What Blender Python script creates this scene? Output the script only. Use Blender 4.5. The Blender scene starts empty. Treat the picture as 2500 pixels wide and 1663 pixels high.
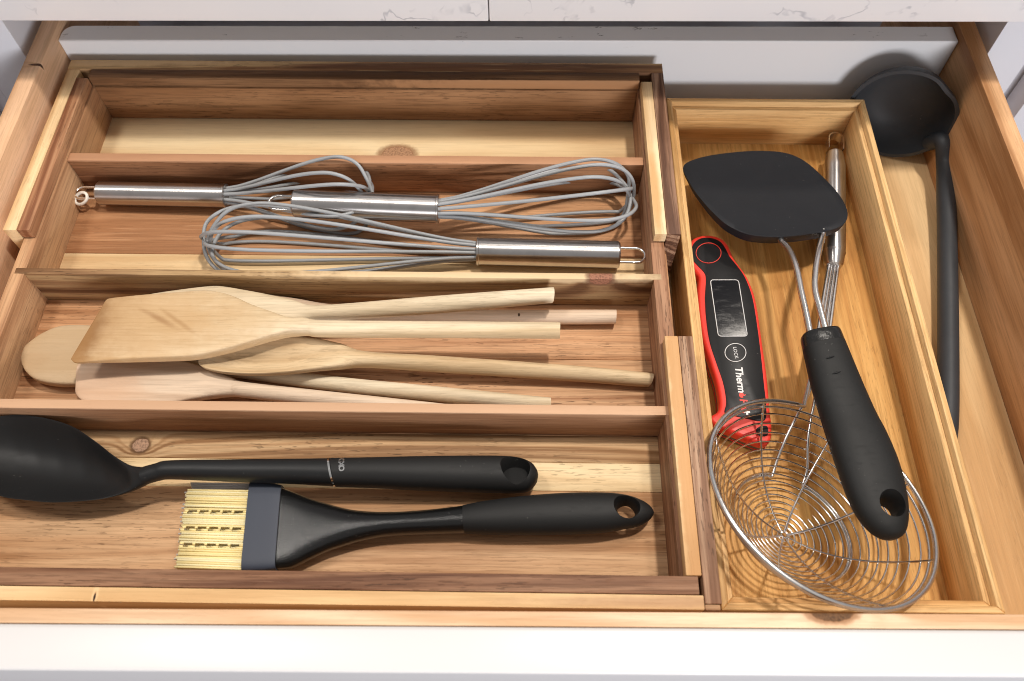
import bpy, bmesh, math, random
from mathutils import Vector, Matrix
random.seed(7)
scene = bpy.context.scene
COL = scene.collection

# ------------------------------------------------------------------ camera
IMW, IMH, FPX = 2500.0, 1663.0, 1981.62
EYE = Vector((0.0, 0.0, 0.5))
FW = Vector((-0.0072964, 0.49465933, -0.86905633))
UP = Vector((-0.0040679, 0.86905759, 0.4946942))
RT = Vector((0.99996511, 0.00714472, -0.00432876))
cam_data = bpy.data.cameras.new('camera')
cam = bpy.data.objects.new('camera', cam_data)
COL.objects.link(cam)
cam.matrix_world = Matrix(((RT.x, UP.x, -FW.x, EYE.x), (RT.y, UP.y, -FW.y, EYE.y), (RT.z, UP.z, -FW.z, EYE.z), (0, 0, 0, 1)))
cam_data.sensor_width = 36.0
cam_data.lens = FPX / IMW * 36.0
cam_data.clip_start = 0.01
cam_data.clip_end = 50
cam_data.dof.use_dof = True
cam_data.dof.focus_distance = 0.56
cam_data.dof.aperture_fstop = 8.0
scene.camera = cam

# ------------------------------------------------------------------ world, lamps, exposure
world = bpy.data.worlds.new('World')
scene.world = world
world.use_nodes = True
bg = world.node_tree.nodes['Background']
bg.inputs[0].default_value = (0.96, 0.94, 0.95, 1)
bg.inputs[1].default_value = 1.0
wn = world.node_tree
wtc = wn.nodes.new('ShaderNodeTexCoord'); wse = wn.nodes.new('ShaderNodeSeparateXYZ'); wcr = wn.nodes.new('ShaderNodeValToRGB')
wn.links.new(wtc.outputs['Generated'], wse.inputs[0]); wn.links.new(wse.outputs[2], wcr.inputs[0]); wn.links.new(wcr.outputs[0], bg.inputs[0])
wcr.color_ramp.elements[0].position = 0.0; wcr.color_ramp.elements[0].color = (.22, .205, .20, 1)     # walls of the room
wcr.color_ramp.elements[1].position = 0.9; wcr.color_ramp.elements[1].color = (.50, .487, .482, 1)     # pale ceiling

def lamp(name, loc, target, size, power, color, shape='DISK', size_y=None):
    d = bpy.data.lights.new(name, 'AREA')
    d.shape = shape
    d.size = size
    if size_y: d.size_y = size_y
    d.energy = power
    d.color = color
    o = bpy.data.objects.new(name, d)
    COL.objects.link(o)
    o.location = loc
    o.rotation_euler = (Vector(target) - Vector(loc)).to_track_quat('-Z', 'Y').to_euler()
    return o
lamp('ceiling_and_fill_lamp', (0.58, 0.60, 2.40), (0.0, 0.28, 0), 0.16, 49.0, (1.0, 0.92, 0.83))
lamp('ceiling_and_fill_lamp', (0.90, 1.50, 2.30), (0.0, 0.25, 0), 0.20, 15.0, (1.0, 0.91, 0.81))
lamp('ceiling_and_fill_lamp', (-0.95, 0.43, 2.10), (0.0, 0.30, 0), 0.40, 17.0, (1.0, 0.94, 0.87))  # soft fill added on the left to even out the light
lamp('room_lamp', (0.75, -1.9, 0.62), (0.0, 0.4, 0.05), 0.7, 50.0, (0.97, 0.97, 1.0), 'RECTANGLE', 0.5)
scene.view_settings.view_transform = 'Standard'
scene.view_settings.look = 'None'
scene.view_settings.exposure = -0.25
scene.view_settings.gamma = 1.0
scene.view_settings.use_curve_mapping = False
scene.cycles.max_bounces = 8
scene.cycles.use_denoising = True
scene.cycles.filter_width = 1.0

# ------------------------------------------------------------------ helpers
def at(u, v, z):
    "the point at height z (metres above the tray floor) that shows at pixel u,v of the photograph"
    d = FW + RT * ((u - IMW / 2) / FPX) + UP * ((IMH / 2 - v) / FPX)
    return EYE + d * ((z - EYE.z) / d.z)

def fix(o, parent):
    if parent is not None:
        o.parent = parent
        o.matrix_parent_inverse = Matrix.Translation(parent.location).inverted()

def thing(name, label, cat, loc, group=None):
    o = bpy.data.objects.new(name, None)
    COL.objects.link(o)
    o.location = Vector(loc)
    o.empty_display_size = 0.01
    o['label'] = label
    o['category'] = cat
    if group: o['group'] = group
    return o

def meshobj(name, verts, faces, m, parent=None, smooth=True, angle=None):
    me = bpy.data.meshes.new(name)
    me.from_pydata([tuple(v) for v in verts], [], faces)
    me.validate()
    bm = bmesh.new(); bm.from_mesh(me)
    bmesh.ops.recalc_face_normals(bm, faces=bm.faces)
    bm.to_mesh(me); bm.free()
    return finish(name, me, m, parent, smooth, angle)

def finish(name, me, m, parent, smooth=True, angle=None):
    for p in me.polygons: p.use_smooth = smooth
    if smooth and angle:
        me.set_sharp_from_angle(angle=math.radians(angle))
    o = bpy.data.objects.new(name, me)
    COL.objects.link(o)
    if m: me.materials.append(m)
    fix(o, parent)
    return o

def rotz(v, a, c=(0, 0)):
    s, k = math.sin(a), math.cos(a)
    x, y = v[0] - c[0], v[1] - c[1]
    return Vector((k * x - s * y + c[0], s * x + k * y + c[1], v[2]))

def box(name, x0, x1, y0, y1, z0, z1, m, parent=None, bevel=0.0007, rot=0.0, seg=2):
    bm = bmesh.new()
    bmesh.ops.create_cube(bm, size=1)
    for v in bm.verts:
        v.co = Vector((x0 + (v.co.x + .5) * (x1 - x0), y0 + (v.co.y + .5) * (y1 - y0), z0 + (v.co.z + .5) * (z1 - z0)))
    if bevel:
        bmesh.ops.bevel(bm, geom=list(bm.edges), offset=bevel, segments=seg, affect='EDGES', profile=0.6)
    if rot:
        for v in bm.verts: v.co = rotz(v.co, rot)
    me = bpy.data.meshes.new(name)
    bm.to_mesh(me); bm.free()
    return finish(name, me, m, parent, True, 50)

def prism(name, poly, z0, z1, m, parent=None, bevel=0.0005, rot=0.0):
    "vertical prism on a polygon of (x, y)"
    bm = bmesh.new()
    b = [bm.verts.new((x, y, z0)) for x, y in poly]
    t = [bm.verts.new((x, y, z1)) for x, y in poly]
    n = len(poly)
    bm.faces.new(b[::-1]); bm.faces.new(t)
    for i in range(n): bm.faces.new((b[i], b[(i + 1) % n], t[(i + 1) % n], t[i]))
    bmesh.ops.recalc_face_normals(bm, faces=bm.faces)
    if bevel: bmesh.ops.bevel(bm, geom=list(bm.edges), offset=bevel, segments=1, affect='EDGES')
    if rot:
        for v in bm.verts: v.co = rotz(v.co, rot)
    me = bpy.data.meshes.new(name)
    bm.to_mesh(me); bm.free()
    return finish(name, me, m, parent, True, 40)

def catmull(P, k, closed=False):
    out = []
    n = len(P)
    rng = range(n if closed else n - 1)
    for i in rng:
        if closed: a, b, c, d = P[(i - 1) % n], P[i], P[(i + 1) % n], P[(i + 2) % n]
        else: a, b, c, d = P[max(i - 1, 0)], P[i], P[i + 1], P[min(i + 2, n - 1)]
        for j in range(k):
            t = j / k
            out.append(0.5 * ((2 * b) + (c - a) * t + (2 * a - 5 * b + 4 * c - d) * t * t + (3 * b - a - 3 * c + d) * t ** 3))
    if not closed: out.append(P[-1].copy() if hasattr(P[-1], 'copy') else P[-1])
    return out

def tube_geo(pts, r, seg=8, closed=False):
    n = len(pts)
    V, F = [], []
    prev = None
    for i, p in enumerate(pts):
        if closed: t = pts[(i + 1) % n] - pts[i - 1]
        else: t = pts[min(i + 1, n - 1)] - pts[max(i - 1, 0)]
        t = t.normalized()
        if prev is None:
            a = t.cross(Vector((0, 0, 1)))
            if a.length < 1e-3: a = t.cross(Vector((1, 0, 0)))
            a.normalize()
        else:
            a = (prev - t * prev.dot(t)).normalized()
        prev = a
        b = t.cross(a)
        rr = r[i] if isinstance(r, (list, tuple)) else r
        for k in range(seg):
            g = 2 * math.pi * k / seg
            V.append(p + (a * math.cos(g) + b * math.sin(g)) * rr)
    m = n if closed else n - 1
    for i in range(m):
        j = (i + 1) % n
        for k in range(seg):
            l = (k + 1) % seg
            F.append((i * seg + k, i * seg + l, j * seg + l, j * seg + k))
    if not closed:
        F.append(tuple(range(seg))[::-1]); F.append(tuple((n - 1) * seg + k for k in range(seg)))
    return V, F

def tube(name, pts, r, m, parent=None, seg=8, closed=False, smooth_k=0):
    pts = [Vector(p) for p in pts]
    if smooth_k: pts = catmull(pts, smooth_k, closed)
    V, F = tube_geo(pts, r, seg, closed)
    return meshobj(name, V, F, m, parent, True, 60)

def lathe(name, a, b, prof, m, parent=None, seg=28, angle=35):
    "surface of revolution about the line a-b; prof = (distance along, radius)"
    a, b = Vector(a), Vector(b)
    t = (b - a).normalized()
    u = t.cross(Vector((0, 0, 1)))
    if u.length < 1e-3: u = t.cross(Vector((1, 0, 0)))
    u.normalize()
    w = t.cross(u)
    V, F = [], []
    for s, r in prof:
        for k in range(seg):
            g = 2 * math.pi * k / seg
            V.append(a + t * s + (u * math.cos(g) + w * math.sin(g)) * max(r, 1e-5))
    for i in range(len(prof) - 1):
        for k in range(seg):
            l = (k + 1) % seg
            F.append((i * seg + k, i * seg + l, (i + 1) * seg + l, (i + 1) * seg + k))
    F.append(tuple(range(seg))[::-1]); F.append(tuple((len(prof) - 1) * seg + k for k in range(seg)))
    return meshobj(name, V, F, m, parent, True, angle)

def ribbon(name, secs, m, parent=None, k=4, nseg=28, angle=45, dishpow=2.0):
    """a lofted body. Each section: left point, right point (edges), thickness, squareness, dish depth, wall drop.
    The section is a superellipse between the two edges, dished downwards in its middle."""
    rows = []
    for s in secs:
        L, R, t, e, dish = s
        rows.append((Vector(L), Vector(R), t, e, dish))
    Ls = catmull([r[0] for r in rows], k); Rs = catmull([r[1] for r in rows], k)
    sc = [Vector((r[2], r[3], r[4])) for r in rows]
    Ss = []
    for i in range(len(sc) - 1):
        for j in range(k): Ss.append(sc[i].lerp(sc[i + 1], j / k))
    Ss.append(sc[-1])
    n = len(Ls)
    mids = [(Ls[i] + Rs[i]) / 2 for i in range(n)]
    V, F = [], []
    for i in range(n):
        T = (mids[min(i + 1, n - 1)] - mids[max(i - 1, 0)]).normalized()
        W = (Rs[i] - Ls[i]) / 2
        N = T.cross(W)
        if N.length < 1e-9: N = Vector((0, 0, 1))
        N.normalize()
        if N.z < 0: N = -N
        t, e, dish = Ss[i]
        for q in range(nseg):
            g = 2 * math.pi * (q + .5) / nseg
            cu, su = math.cos(g), math.sin(g)
            x = math.copysign(abs(cu) ** (2 / e), cu)
            y = math.copysign(abs(su) ** (2 / e), su)
            V.append(mids[i] + W * x + N * (y * t / 2) - N * dish * (1 - abs(x) ** dishpow))
    for i in range(n - 1):
        for q in range(nseg):
            l = (q + 1) % nseg
            F.append((i * nseg + q, i * nseg + l, (i + 1) * nseg + l, (i + 1) * nseg + q))
    for base in (0, (n - 1) * nseg):
        c = sum((V[base + q] for q in range(nseg)), Vector()) / nseg
        V.append(c)
        for q in range(nseg): F.append((base + q, base + (q + 1) % nseg, len(V) - 1))
    return meshobj(name, V, F, m, parent, True, angle)

def edge(uL, vL, uR, vR, z, t, e=2.0, dish=0.0, drop=0.0, ws=1.0, zR=None):
    L = at(uL, vL, z); R = at(uR, vR, z if zR is None else zR)
    c = (L + R) / 2
    L = c + (L - c) * ws; R = c + (R - c) * ws
    d = Vector((0, 0, drop))
    return (L - d, R - d, t, e, dish)

def cut(o, cutter):
    md = o.modifiers.new('b', 'BOOLEAN')
    md.operation = 'DIFFERENCE'; md.object = cutter; md.solver = 'EXACT'
    bpy.context.view_layer.update()
    dg = bpy.context.evaluated_depsgraph_get()
    me = bpy.data.meshes.new_from_object(o.evaluated_get(dg))
    o.modifiers.clear()
    old = o.data
    o.data = me
    me.name = o.name
    bpy.data.objects.remove(cutter)
    for p in me.polygons: p.use_smooth = True
    me.set_sharp_from_angle(angle=math.radians(38))

# ------------------------------------------------------------------ materials
class NT:
    def __init__(s, name):
        s.m = bpy.data.materials.new(name)
        s.m.use_nodes = True
        s.t = s.m.node_tree
        s.b = s.t.nodes['Principled BSDF']
    def n(s, kind, **kw):
        x = s.t.nodes.new(kind)
        for k, v in kw.items(): setattr(x, k, v)
        return x
    def l(s, a, b): s.t.links.new(a, b)
    def val(s, sock, v):
        if isinstance(v, bpy.types.NodeSocket): s.l(v, sock)
        else: sock.default_value = v
    def math(s, op, a, b=0.0, clamp=False):
        x = s.n('ShaderNodeMath', operation=op, use_clamp=clamp)
        s.val(x.inputs[0], a); s.val(x.inputs[1], b)
        return x.outputs[0]
    def vmath(s, op, a, b=(0, 0, 0)):
        x = s.n('ShaderNodeVectorMath', operation=op)
        s.val(x.inputs[0], a); s.val(x.inputs[1], b)
        return x.outputs['Value'] if op in ('LENGTH', 'DISTANCE', 'DOT_PRODUCT') else x.outputs[0]
    def noise(s, vec, scale, detail=3.0, rough=0.55, dist=0.0):
        x = s.n('ShaderNodeTexNoise')
        s.l(vec, x.inputs['Vector'])
        x.inputs['Scale'].default_value = scale; x.inputs['Detail'].default_value = detail
        x.inputs['Roughness'].default_value = rough; x.inputs['Distortion'].default_value = dist
        return x.outputs['Fac']
    def ramp(s, fac, stops):
        x = s.n('ShaderNodeValToRGB')
        while len(x.color_ramp.elements) < len(stops): x.color_ramp.elements.new(0.5)
        for e, (p, c) in zip(x.color_ramp.elements, stops):
            e.position = p; e.color = (c if len(c) == 4 else (*c, 1))
        s.l(fac, x.inputs[0])
        return x.outputs[0]
    def mix(s, fac, a, b, mode='MIX'):
        x = s.n('ShaderNodeMix', data_type='RGBA', blend_type=mode)
        s.val(x.inputs[0], fac)
        for sock, v in ((x.inputs[6], a), (x.inputs[7], b)):
            if isinstance(v, bpy.types.NodeSocket): s.l(v, sock)
            else: sock.default_value = (*v, 1) if len(v) == 3 else v
        return x.outputs[2]
    def step(s, v, lo, hi):
        x = s.n('ShaderNodeMapRange', interpolation_type='SMOOTHSTEP')
        s.val(x.inputs[0], v); x.inputs[1].default_value = lo; x.inputs[2].default_value = hi
        x.inputs[3].default_value = 0; x.inputs[4].default_value = 1
        return x.outputs[0]
    def bump(s, h, strength=0.2, dist=0.001):
        x = s.n('ShaderNodeBump')
        x.inputs['Strength'].default_value = strength; x.inputs['Distance'].default_value = dist
        s.l(h, x.inputs['Height']); s.l(x.outputs[0], s.b.inputs['Normal'])
    def pos(s):
        return s.n('ShaderNodeTexCoord').outputs['Object']
    def set(s, **kw):
        for k, v in kw.items():
            k = k.replace('_', ' ')
            sock = s.b.inputs[k]
            if isinstance(v, bpy.types.NodeSocket): s.l(v, sock)
            else: sock.default_value = (*v, 1) if isinstance(v, tuple) and len(v) == 3 else v
        return s.m

def wood(name, light, mid, dark, axis='X', seed=0.0, ring=0.007, pores=0.5, fiber=0.35, rough=0.55, warp=1.0,
         knots=(), patches=(), pith=None, wave=0.5, bumpy=0.25):
    """3-D timber: growth rings round a pith line along `axis`, warped, with fibres, pores, knots, stains and painted lit faces."""
    light, mid, dark = [(c[0], c[1], c[2] * .95) for c in (light, mid, dark)]
    q = NT(name)
    rnd = random.Random(seed * 17.3 + 1)
    P = q.pos()
    ax = {'X': 0, 'Y': 1, 'Z': 2}[axis]
    def stretch(k):
        sc = [1.0, 1.0, 1.0]; sc[ax] = k
        a = q.vmath('MULTIPLY', P, tuple(sc))
        return q.vmath('ADD', a, (seed * 3.7 + 1.3, seed * 5.1 + .7, seed * 2.9 + .4))
    S1, S2, S3, S4 = stretch(0.16), stretch(0.05), stretch(0.03), stretch(0.11)
    big = q.noise(S1, 22, 3, 0.5)
    wob = q.noise(S1, 9, 2, 0.5)
    wob2 = q.noise(S2, 70, 2, 0.5)
    sep = q.n('ShaderNodeSeparateXYZ'); q.l(P, sep.inputs[0])
    o = [i for i in range(3) if i != ax]
    if pith is None: pith = (rnd.uniform(-.25, .25), rnd.choice((-1, 1)) * rnd.uniform(.04, .12))
    a = q.math('SUBTRACT', sep.outputs[o[0]], pith[0]); b = q.math('SUBTRACT', sep.outputs[o[1]], pith[1])
    r = q.math('SQRT', q.math('ADD', q.math('MULTIPLY', a, a), q.math('MULTIPLY', b, b)))
    r = q.math('ADD', r, q.math('MULTIPLY', q.math('SUBTRACT', wob, 0.5), 0.055 * warp))
    r = q.math('ADD', r, q.math('MULTIPLY', q.math('SUBTRACT', wob2, 0.5), 0.006 * warp))
    kd = []
    for (kx, ky, kz, rx, ry, rz, kc, rim) in knots:
        d = q.vmath('LENGTH', q.vmath('DIVIDE', q.vmath('SUBTRACT', P, (kx, ky, kz)), (rx, ry, rz)))
        d = q.math('ADD', d, q.math('MULTIPLY', q.math('SUBTRACT', q.noise(P, 320, 2), .5), .35))
        kd.append((d, kc, rim))
        r = q.math('ADD', r, q.math('MULTIPLY', q.math('POWER', 2.7, q.math('MULTIPLY', q.math('MULTIPLY', d, d), -0.22)), 0.013))
    w = q.math('SINE', q.math('MULTIPLY', r, 6.283 / ring))
    w2 = q.math('SINE', q.math('MULTIPLY', r, 6.283 / (ring * 2.7)))
    f = q.math('ADD', q.math('MULTIPLY', q.math('ADD', w, q.math('MULTIPLY', w2, 1.2)), 0.13 * wave), big)
    col = q.ramp(f, [(0.35, light), (0.50, mid), (0.66, dark)])
    fib = q.noise(S3, 620, 3, 0.7)
    col = q.mix(q.math('MULTIPLY', q.step(fib, .44, .66), fiber), col, tuple(c * 0.62 for c in dark))
    hi = q.step(q.noise(S3, 480, 2, .6), .56, .68)
    col = q.mix(q.math('MULTIPLY', hi, fiber * .6), col, tuple(min(1, c * 1.18) for c in light))
    por = q.step(q.noise(S4, 820, 2, 0.6), .58, .64)
    sel = q.step(q.noise(S1, 40, 2), .40, .62)
    pm = q.math('MULTIPLY', q.math('MULTIPLY', por, sel), pores)
    col = q.mix(pm, col, tuple(c * 0.28 for c in dark))
    for pt in patches:
        (px, py, pz, rx, ry, rz, pc, amt, soft), rt_ = pt[:9], (pt[9] if len(pt) > 9 else 0)
        D_ = q.vmath('SUBTRACT', P, (px, py, pz))
        if rt_:
            vr = q.n('ShaderNodeVectorRotate', rotation_type='Z_AXIS')
            q.l(D_, vr.inputs['Vector']); vr.inputs['Angle'].default_value = -rt_
            D_ = vr.outputs[0]
        d = q.vmath('LENGTH', q.vmath('DIVIDE', D_, (rx, ry, rz)))
        d = q.math('ADD', d, q.math('MULTIPLY', q.math('SUBTRACT', q.noise(P, 90, 4, .6), .5), .9))
        col = q.mix(q.math('MULTIPLY', q.math('SUBTRACT', 1.0, q.step(d, 1 - soft, 1 + soft)), amt), col, pc)
    for d, kc, rim in kd:
        ringm = q.math('MULTIPLY', q.step(d, .86, .97), q.math('SUBTRACT', 1.0, q.step(d, 1.02, 1.45)))
        core = q.math('SUBTRACT', 1.0, q.step(d, .93, 1.0))
        kk = q.mix(q.step(q.noise(P, 700, 3), .4, .65), kc, tuple(c * .55 for c in kc))
        col = q.mix(core, col, kk)
        col = q.mix(q.math('MULTIPLY', ringm, 0.8), col, rim)
    h = q.math('ADD', q.math('MULTIPLY', fib, 0.5), q.math('MULTIPLY', por, -0.8))
    q.bump(h, bumpy, 0.0006)
    rg = q.math('ADD', q.math('MULTIPLY', fib, 0.25), rough - 0.12)
    return q.set(Base_Color=col, Roughness=rg, Specular_IOR_Level=0.22)

PINE = ((.86, .68, .44), (.81, .60, .36), (.66, .44, .24))
RED = ((.66, .38, .215), (.56, .295, .155), (.39, .185, .09))
BROWN = ((.54, .33, .19), (.42, .24, .13), (.24, .12, .06))
DARK = ((.27, .145, .075), (.185, .092, .045), (.095, .045, .022))
MAPLE = ((.66, .42, .25), (.58, .345, .195), (.42, .22, .11))
BAMB = ((.78, .51, .25), (.70, .425, .185), (.56, .30, .11))
BEECH = ((.76, .65, .50), (.70, .58, .43), (.58, .45, .30))
PINK = ((.72, .57, .45), (.66, .50, .38), (.55, .39, .28))

def plain(name, col, rough, metallic=0.0, spec=0.5, bump=None, coat=0.0, var=0.0):
    q = NT(name)
    P = q.pos()
    if var:
        n = q.noise(P, 35, 4, .6)
        c = q.mix(n, tuple(x * (1 - var) for x in col), tuple(min(1, x * (1 + var)) for x in col))
    else: c = col
    if max(col) < .05:      # dust and faint scuffs on dark rubber and nylon
        dust = q.step(q.noise(P, 520, 2, .6), .715, .745)
        sel = q.step(q.noise(P, 45, 2, .5), .45, .62)
        c = q.mix(q.math('MULTIPLY', q.math('MULTIPLY', dust, sel), .35), c, (.30, .29, .27))
        sc_ = q.noise(q.vmath('MULTIPLY', P, (.3, 1, 1)), 260, 4, .7)
        rough = q.math('ADD', q.math('MULTIPLY', q.step(sc_, .5, .75), .10), rough)
    q.set(Base_Color=c, Roughness=rough, Metallic=metallic, Specular_IOR_Level=spec, Coat_Weight=coat)
    if bump: q.bump(q.noise(P, bump[0], 3, .6), bump[1], bump[2])
    return q.m

def steel(name, axis=None, rough=0.27, tang=None, col=(.56, .535, .52), scratch=True):
    q = NT(name)
    P = q.pos()
    if axis is not None:
        n = q.noise(q.vmath('MULTIPLY', P, axis), 900, 2, .6)
        r = q.math('ADD', q.math('MULTIPLY', n, 0.16), rough - .08)
        q.bump(n, 0.02, 0.0001)
        cx = q.n('ShaderNodeCombineXYZ'); cx.inputs[0].default_value, cx.inputs[1].default_value = tang
        q.l(cx.outputs[0], q.b.inputs['Tangent']); q.b.inputs['Anisotropic'].default_value = .85
    else:
        r = rough
    sm = q.noise(P, 60, 4, .6)
    c = q.mix(q.step(sm, .45, .8), col, tuple(x * .82 for x in col))
    if scratch:
        sc = q.step(q.noise(q.vmath('MULTIPLY', P, (1, 4, 4)), 420, 1, .5), .74, .78)
        r = q.math('ADD', r, q.math('MULTIPLY', sc, 0.2))
    return q.set(Base_Color=c, Roughness=r, Metallic=1.0)

def lacquer(name, col, chip=0.0, marks=0.25, rough=0.33):
    q = NT(name)
    P = q.pos()
    n = q.noise(P, 9, 4, .6)
    c = q.mix(n, tuple(x * .965 for x in col), col)
    S = q.vmath('MULTIPLY', P, (.22, 1, 1))
    m = q.step(q.noise(S, 60, 5, .7), .64, .80)
    c = q.mix(q.math('MULTIPLY', m, marks), c, (.30, .30, .33))
    if chip:
        k = q.step(q.noise(q.vmath('MULTIPLY', P, (.30, 1, 1)), 190, 4, .7), .62, .67)
        sel = q.step(q.noise(P, 16, 2, .5), .46, .60)
        ge = q.n('ShaderNodeNewGeometry'); se = q.n('ShaderNodeSeparateXYZ'); q.l(ge.outputs['Normal'], se.inputs[0])
        topm = q.math('ADD', q.math('MULTIPLY', q.step(se.outputs[2], .4, .7), .94), .06)
        c = q.mix(q.math('MULTIPLY', q.math('MULTIPLY', k, sel), q.math('MULTIPLY', topm, chip)), c, (.03, .028, .025))
    q.bump(q.noise(P, 140, 3), .05, .0008)
    return q.set(Base_Color=c, Roughness=rough)

def marble(name, seed):
    q = NT(name)
    P = q.vmath('ADD', q.pos(), (seed, seed * .3, 0))
    wv = q.n('ShaderNodeTexNoise'); q.l(P, wv.inputs['Vector'])
    wv.inputs['Scale'].default_value = 14; wv.inputs['Detail'].default_value = 4
    V = q.vmath('ADD', P, q.vmath('MULTIPLY', wv.outputs['Color'], (.05, .05, .05)))
    n = q.noise(V, 17, 4, .6)
    vein = q.math('SUBTRACT', 1.0, q.step(q.math('ABSOLUTE', q.math('SUBTRACT', n, .5)), 0.0, .022))
    sel = q.step(q.noise(P, 24, 3, .6), .50, .66)
    c = q.mix(q.math('MULTIPLY', q.math('MULTIPLY', vein, sel), .75), (.80, .79, .80), (.40, .41, .45))
    cl = q.noise(P, 6, 3)
    c = q.mix(q.math('MULTIPLY', q.step(cl, .45, .8), .25), c, (.68, .68, .71))
    return q.set(Base_Color=c, Roughness=.28)

M = {}
M['white'] = lacquer('white_lacquer', (.67, .655, .65), 0.0, .10)
M['backw'] = lacquer('worn_white_paint', (.76, .755, .765), .95, .35, .42)
M['side'] = lacquer('white_cabinet_paint', (.74, .74, .78), 0.0, .08)
M['marble0'] = marble('marble_left', 0.0)
M['marble1'] = marble('marble_right', 3.3)
M['steelx'] = steel('brushed_steel', (.02, 1, 1), .32, (1, 0))
M['steely'] = steel('brushed_steel_along', (1, .02, 1), .32, (.01, 1))
M['wire'] = steel('polished_steel_wire', None, .19, None, (.88, .865, .85), False)
M['rod'] = steel('satin_steel_rod', None, .27, None, (.78, .765, .75), False)
M['silicone'] = plain('grey_silicone', (.30, .31, .32), .40, 0, .45, None, 0, .06)
M['nylon'] = plain('black_nylon', (.011, .0115, .0122), .44, 0, .30, (900, .05, .0004), 0, .15)
M['wokblade'] = plain('black_silicone_blade', (.011, .0122, .0155), .48, 0, .28, (700, .06, .0004), 0, .2)
M['grip'] = plain('black_soft_rubber', (.013, .013, .013), .55, 0, .26, (1500, .12, .0004), 0, .1)
M['gloss'] = plain('black_gloss_plastic', (.010, .010, .010), .22, 0, .5, (420, .28, .0008))
M['textured'] = plain('black_textured_plastic', (.006, .006, .006), .17, 0, .5, (1300, .35, .0004))
M['ladle'] = plain('charcoal_silicone', (.034, .038, .044), .52, 0, .4, (600, .1, .0005), 0, .25)
M['navy'] = plain('navy_silicone', (.042, .050, .072), .50, 0, .4, (600, .05, .0004), 0, .06)
M['yellow'] = plain('yellow_silicone', (.90, .74, .36), .45, 0, .4, None, 0, .12)
M['paleyellow'] = plain('pale_yellow_silicone', (.93, .82, .50), .45, 0, .4, None, 0, .10)
M['clear'] = plain('frosted_clear_silicone', (.62, .57, .52), .35, 0, .5)
M['red'] = plain('red_rubber', (.80, .045, .028), .42, 0, .45, None, 0, .05)
M['panel'] = plain('matt_black_plastic', (.011, .011, .012), .42, 0, .25, (1500, .05, .0003))
M['screen'] = plain('dark_glass_screen', (.006, .006, .008), .09, 0, .25)
M['grayplastic'] = plain('grey_plastic', (.14, .125, .115), .45)
M['print'] = plain('white_print', (.78, .78, .78), .5)
M['redprint'] = plain('red_print', (.75, .05, .03), .5)
M['whiteplastic'] = plain('white_plastic_tie', (.75, .70, .62), .4)
M['chrome'] = steel('chrome', None, .08, None, (.75, .74, .72), False)
M['black'] = plain('black_gap', (.006, .006, .006), .8)

ZF = -0.0328          # drawer floor
ZT = 0.0338           # organiser wall top
ZA = 0.0430           # organiser arm top

# ------------------------------------------------------------------ countertop and cabinet
t = thing('countertop', 'white marble-look countertop with grey veins and a joint, above the drawer', 'countertop', (0, .6, .11))
box('slab', -.75, -.0218, .4833, 1.0, .110, .150, M['marble0'], t, .0012)
box('slab', -.0212, .75, .4833, 1.0, .110, .150, M['marble1'], t, .0012)

t = thing('kitchen_cabinet', 'white painted cabinet frame under the countertop, either side of the drawer', 'cabinet', (0, .6, -.7))
YC = .520
box('stile', -.4385, -.398, YC, YC + .30, -.7, .1098, M['side'], t, .001)
box('stile', .3725, .4075, YC, YC + .30, -.7, .1098, M['side'], t, .001)
box('edge_strip', -.4480, -.4392, YC + .001, YC + .30, -.7, .1098, M['side'], t, .0008)
box('door', -.75, -.4535, YC - .020, YC + .002, -.7, .100, M['side'], t, .0015)
box('door', .4135, .75, YC - .020, YC + .002, -.7, .100, M['side'], t, .0015)
box('light_blocking_panel', -.398, .3725, YC + .002, .814, -.16, -.145, M['side'], t, 0)  # unseen panel added to keep light out of the cabinet interior
box('back_panel', -.398, .3725, .815, .82, -.7, .1098, M['side'], t, 0)
box('filler', -.75, -.4485, YC + .004, YC + .3, -.7, .1098, M['side'], t, 0)
box('filler', .4080, .75, YC + .004, YC + .3, -.7, .1098, M['side'], t, 0)
o = box('floor', -3, 3, -3, 3, -.90, -.80, plain('grey_floor', (.22, .22, .26), .5, 0, .4, None, 0, .15), None, 0)
o['kind'] = 'structure'

# ------------------------------------------------------------------ the drawer
t = thing('drawer_box', 'open maple drawer with a white front panel and worn white back', 'drawer', (0, .3, ZF - .01))
XL, XLo, XR, XRo = -.3712, -.386, .351, .3653
box('side_panel', XLo, XL, .0885, .66, -.045, .060, wood('maple_left', (.80, .53, .36), (.72, .45, .28), (.54, .30, .16), 'Y', 1, .012, .1, .25, .5, 1.2, pith=(-.30, .02), wave=.35,
    knots=[(at(93, 158, .06).x, at(93, 158, .06).y, .06, .006, .0011, .004, (.10, .05, .03), (.2, .1, .05))]), t, .0022)
box('side_panel', XR, XRo, .0885, .66, -.045, .060, wood('maple_right', (.72, .43, .24), (.60, .335, .17), (.40, .19, .08), 'Y', 2, .016, .1, .3, .5, 2.2, pith=(.42, -.02), wave=.8), t, .0022)
box('bottom', XL + .0003, XR - .0003, .0885, .53, ZF - .008, ZF, wood('maple_bottom', (.78, .54, .30), (.70, .46, .24), (.56, .33, .15), 'Y', 3, .02, .12, .2, .5, 1.6, wave=.5), t, 0)
box('front_board', XLo, XRo, .0796, .0873, -.045, .060, wood('maple_front', (.84, .62, .44), (.78, .54, .37), (.63, .38, .22), 'X', 4, .006, .1, .25, .5, 1.3,
    knots=[(at(2032, 1497, .06).x, .0878, .059, .012, .0052, .01, (.16, .075, .03), (.30, .14, .06))]), t, .0009)
box('front_panel', -.45, .43, .0565, .0794, -.14, .0603, M['white'], t, .0022, 0, 3)
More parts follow.
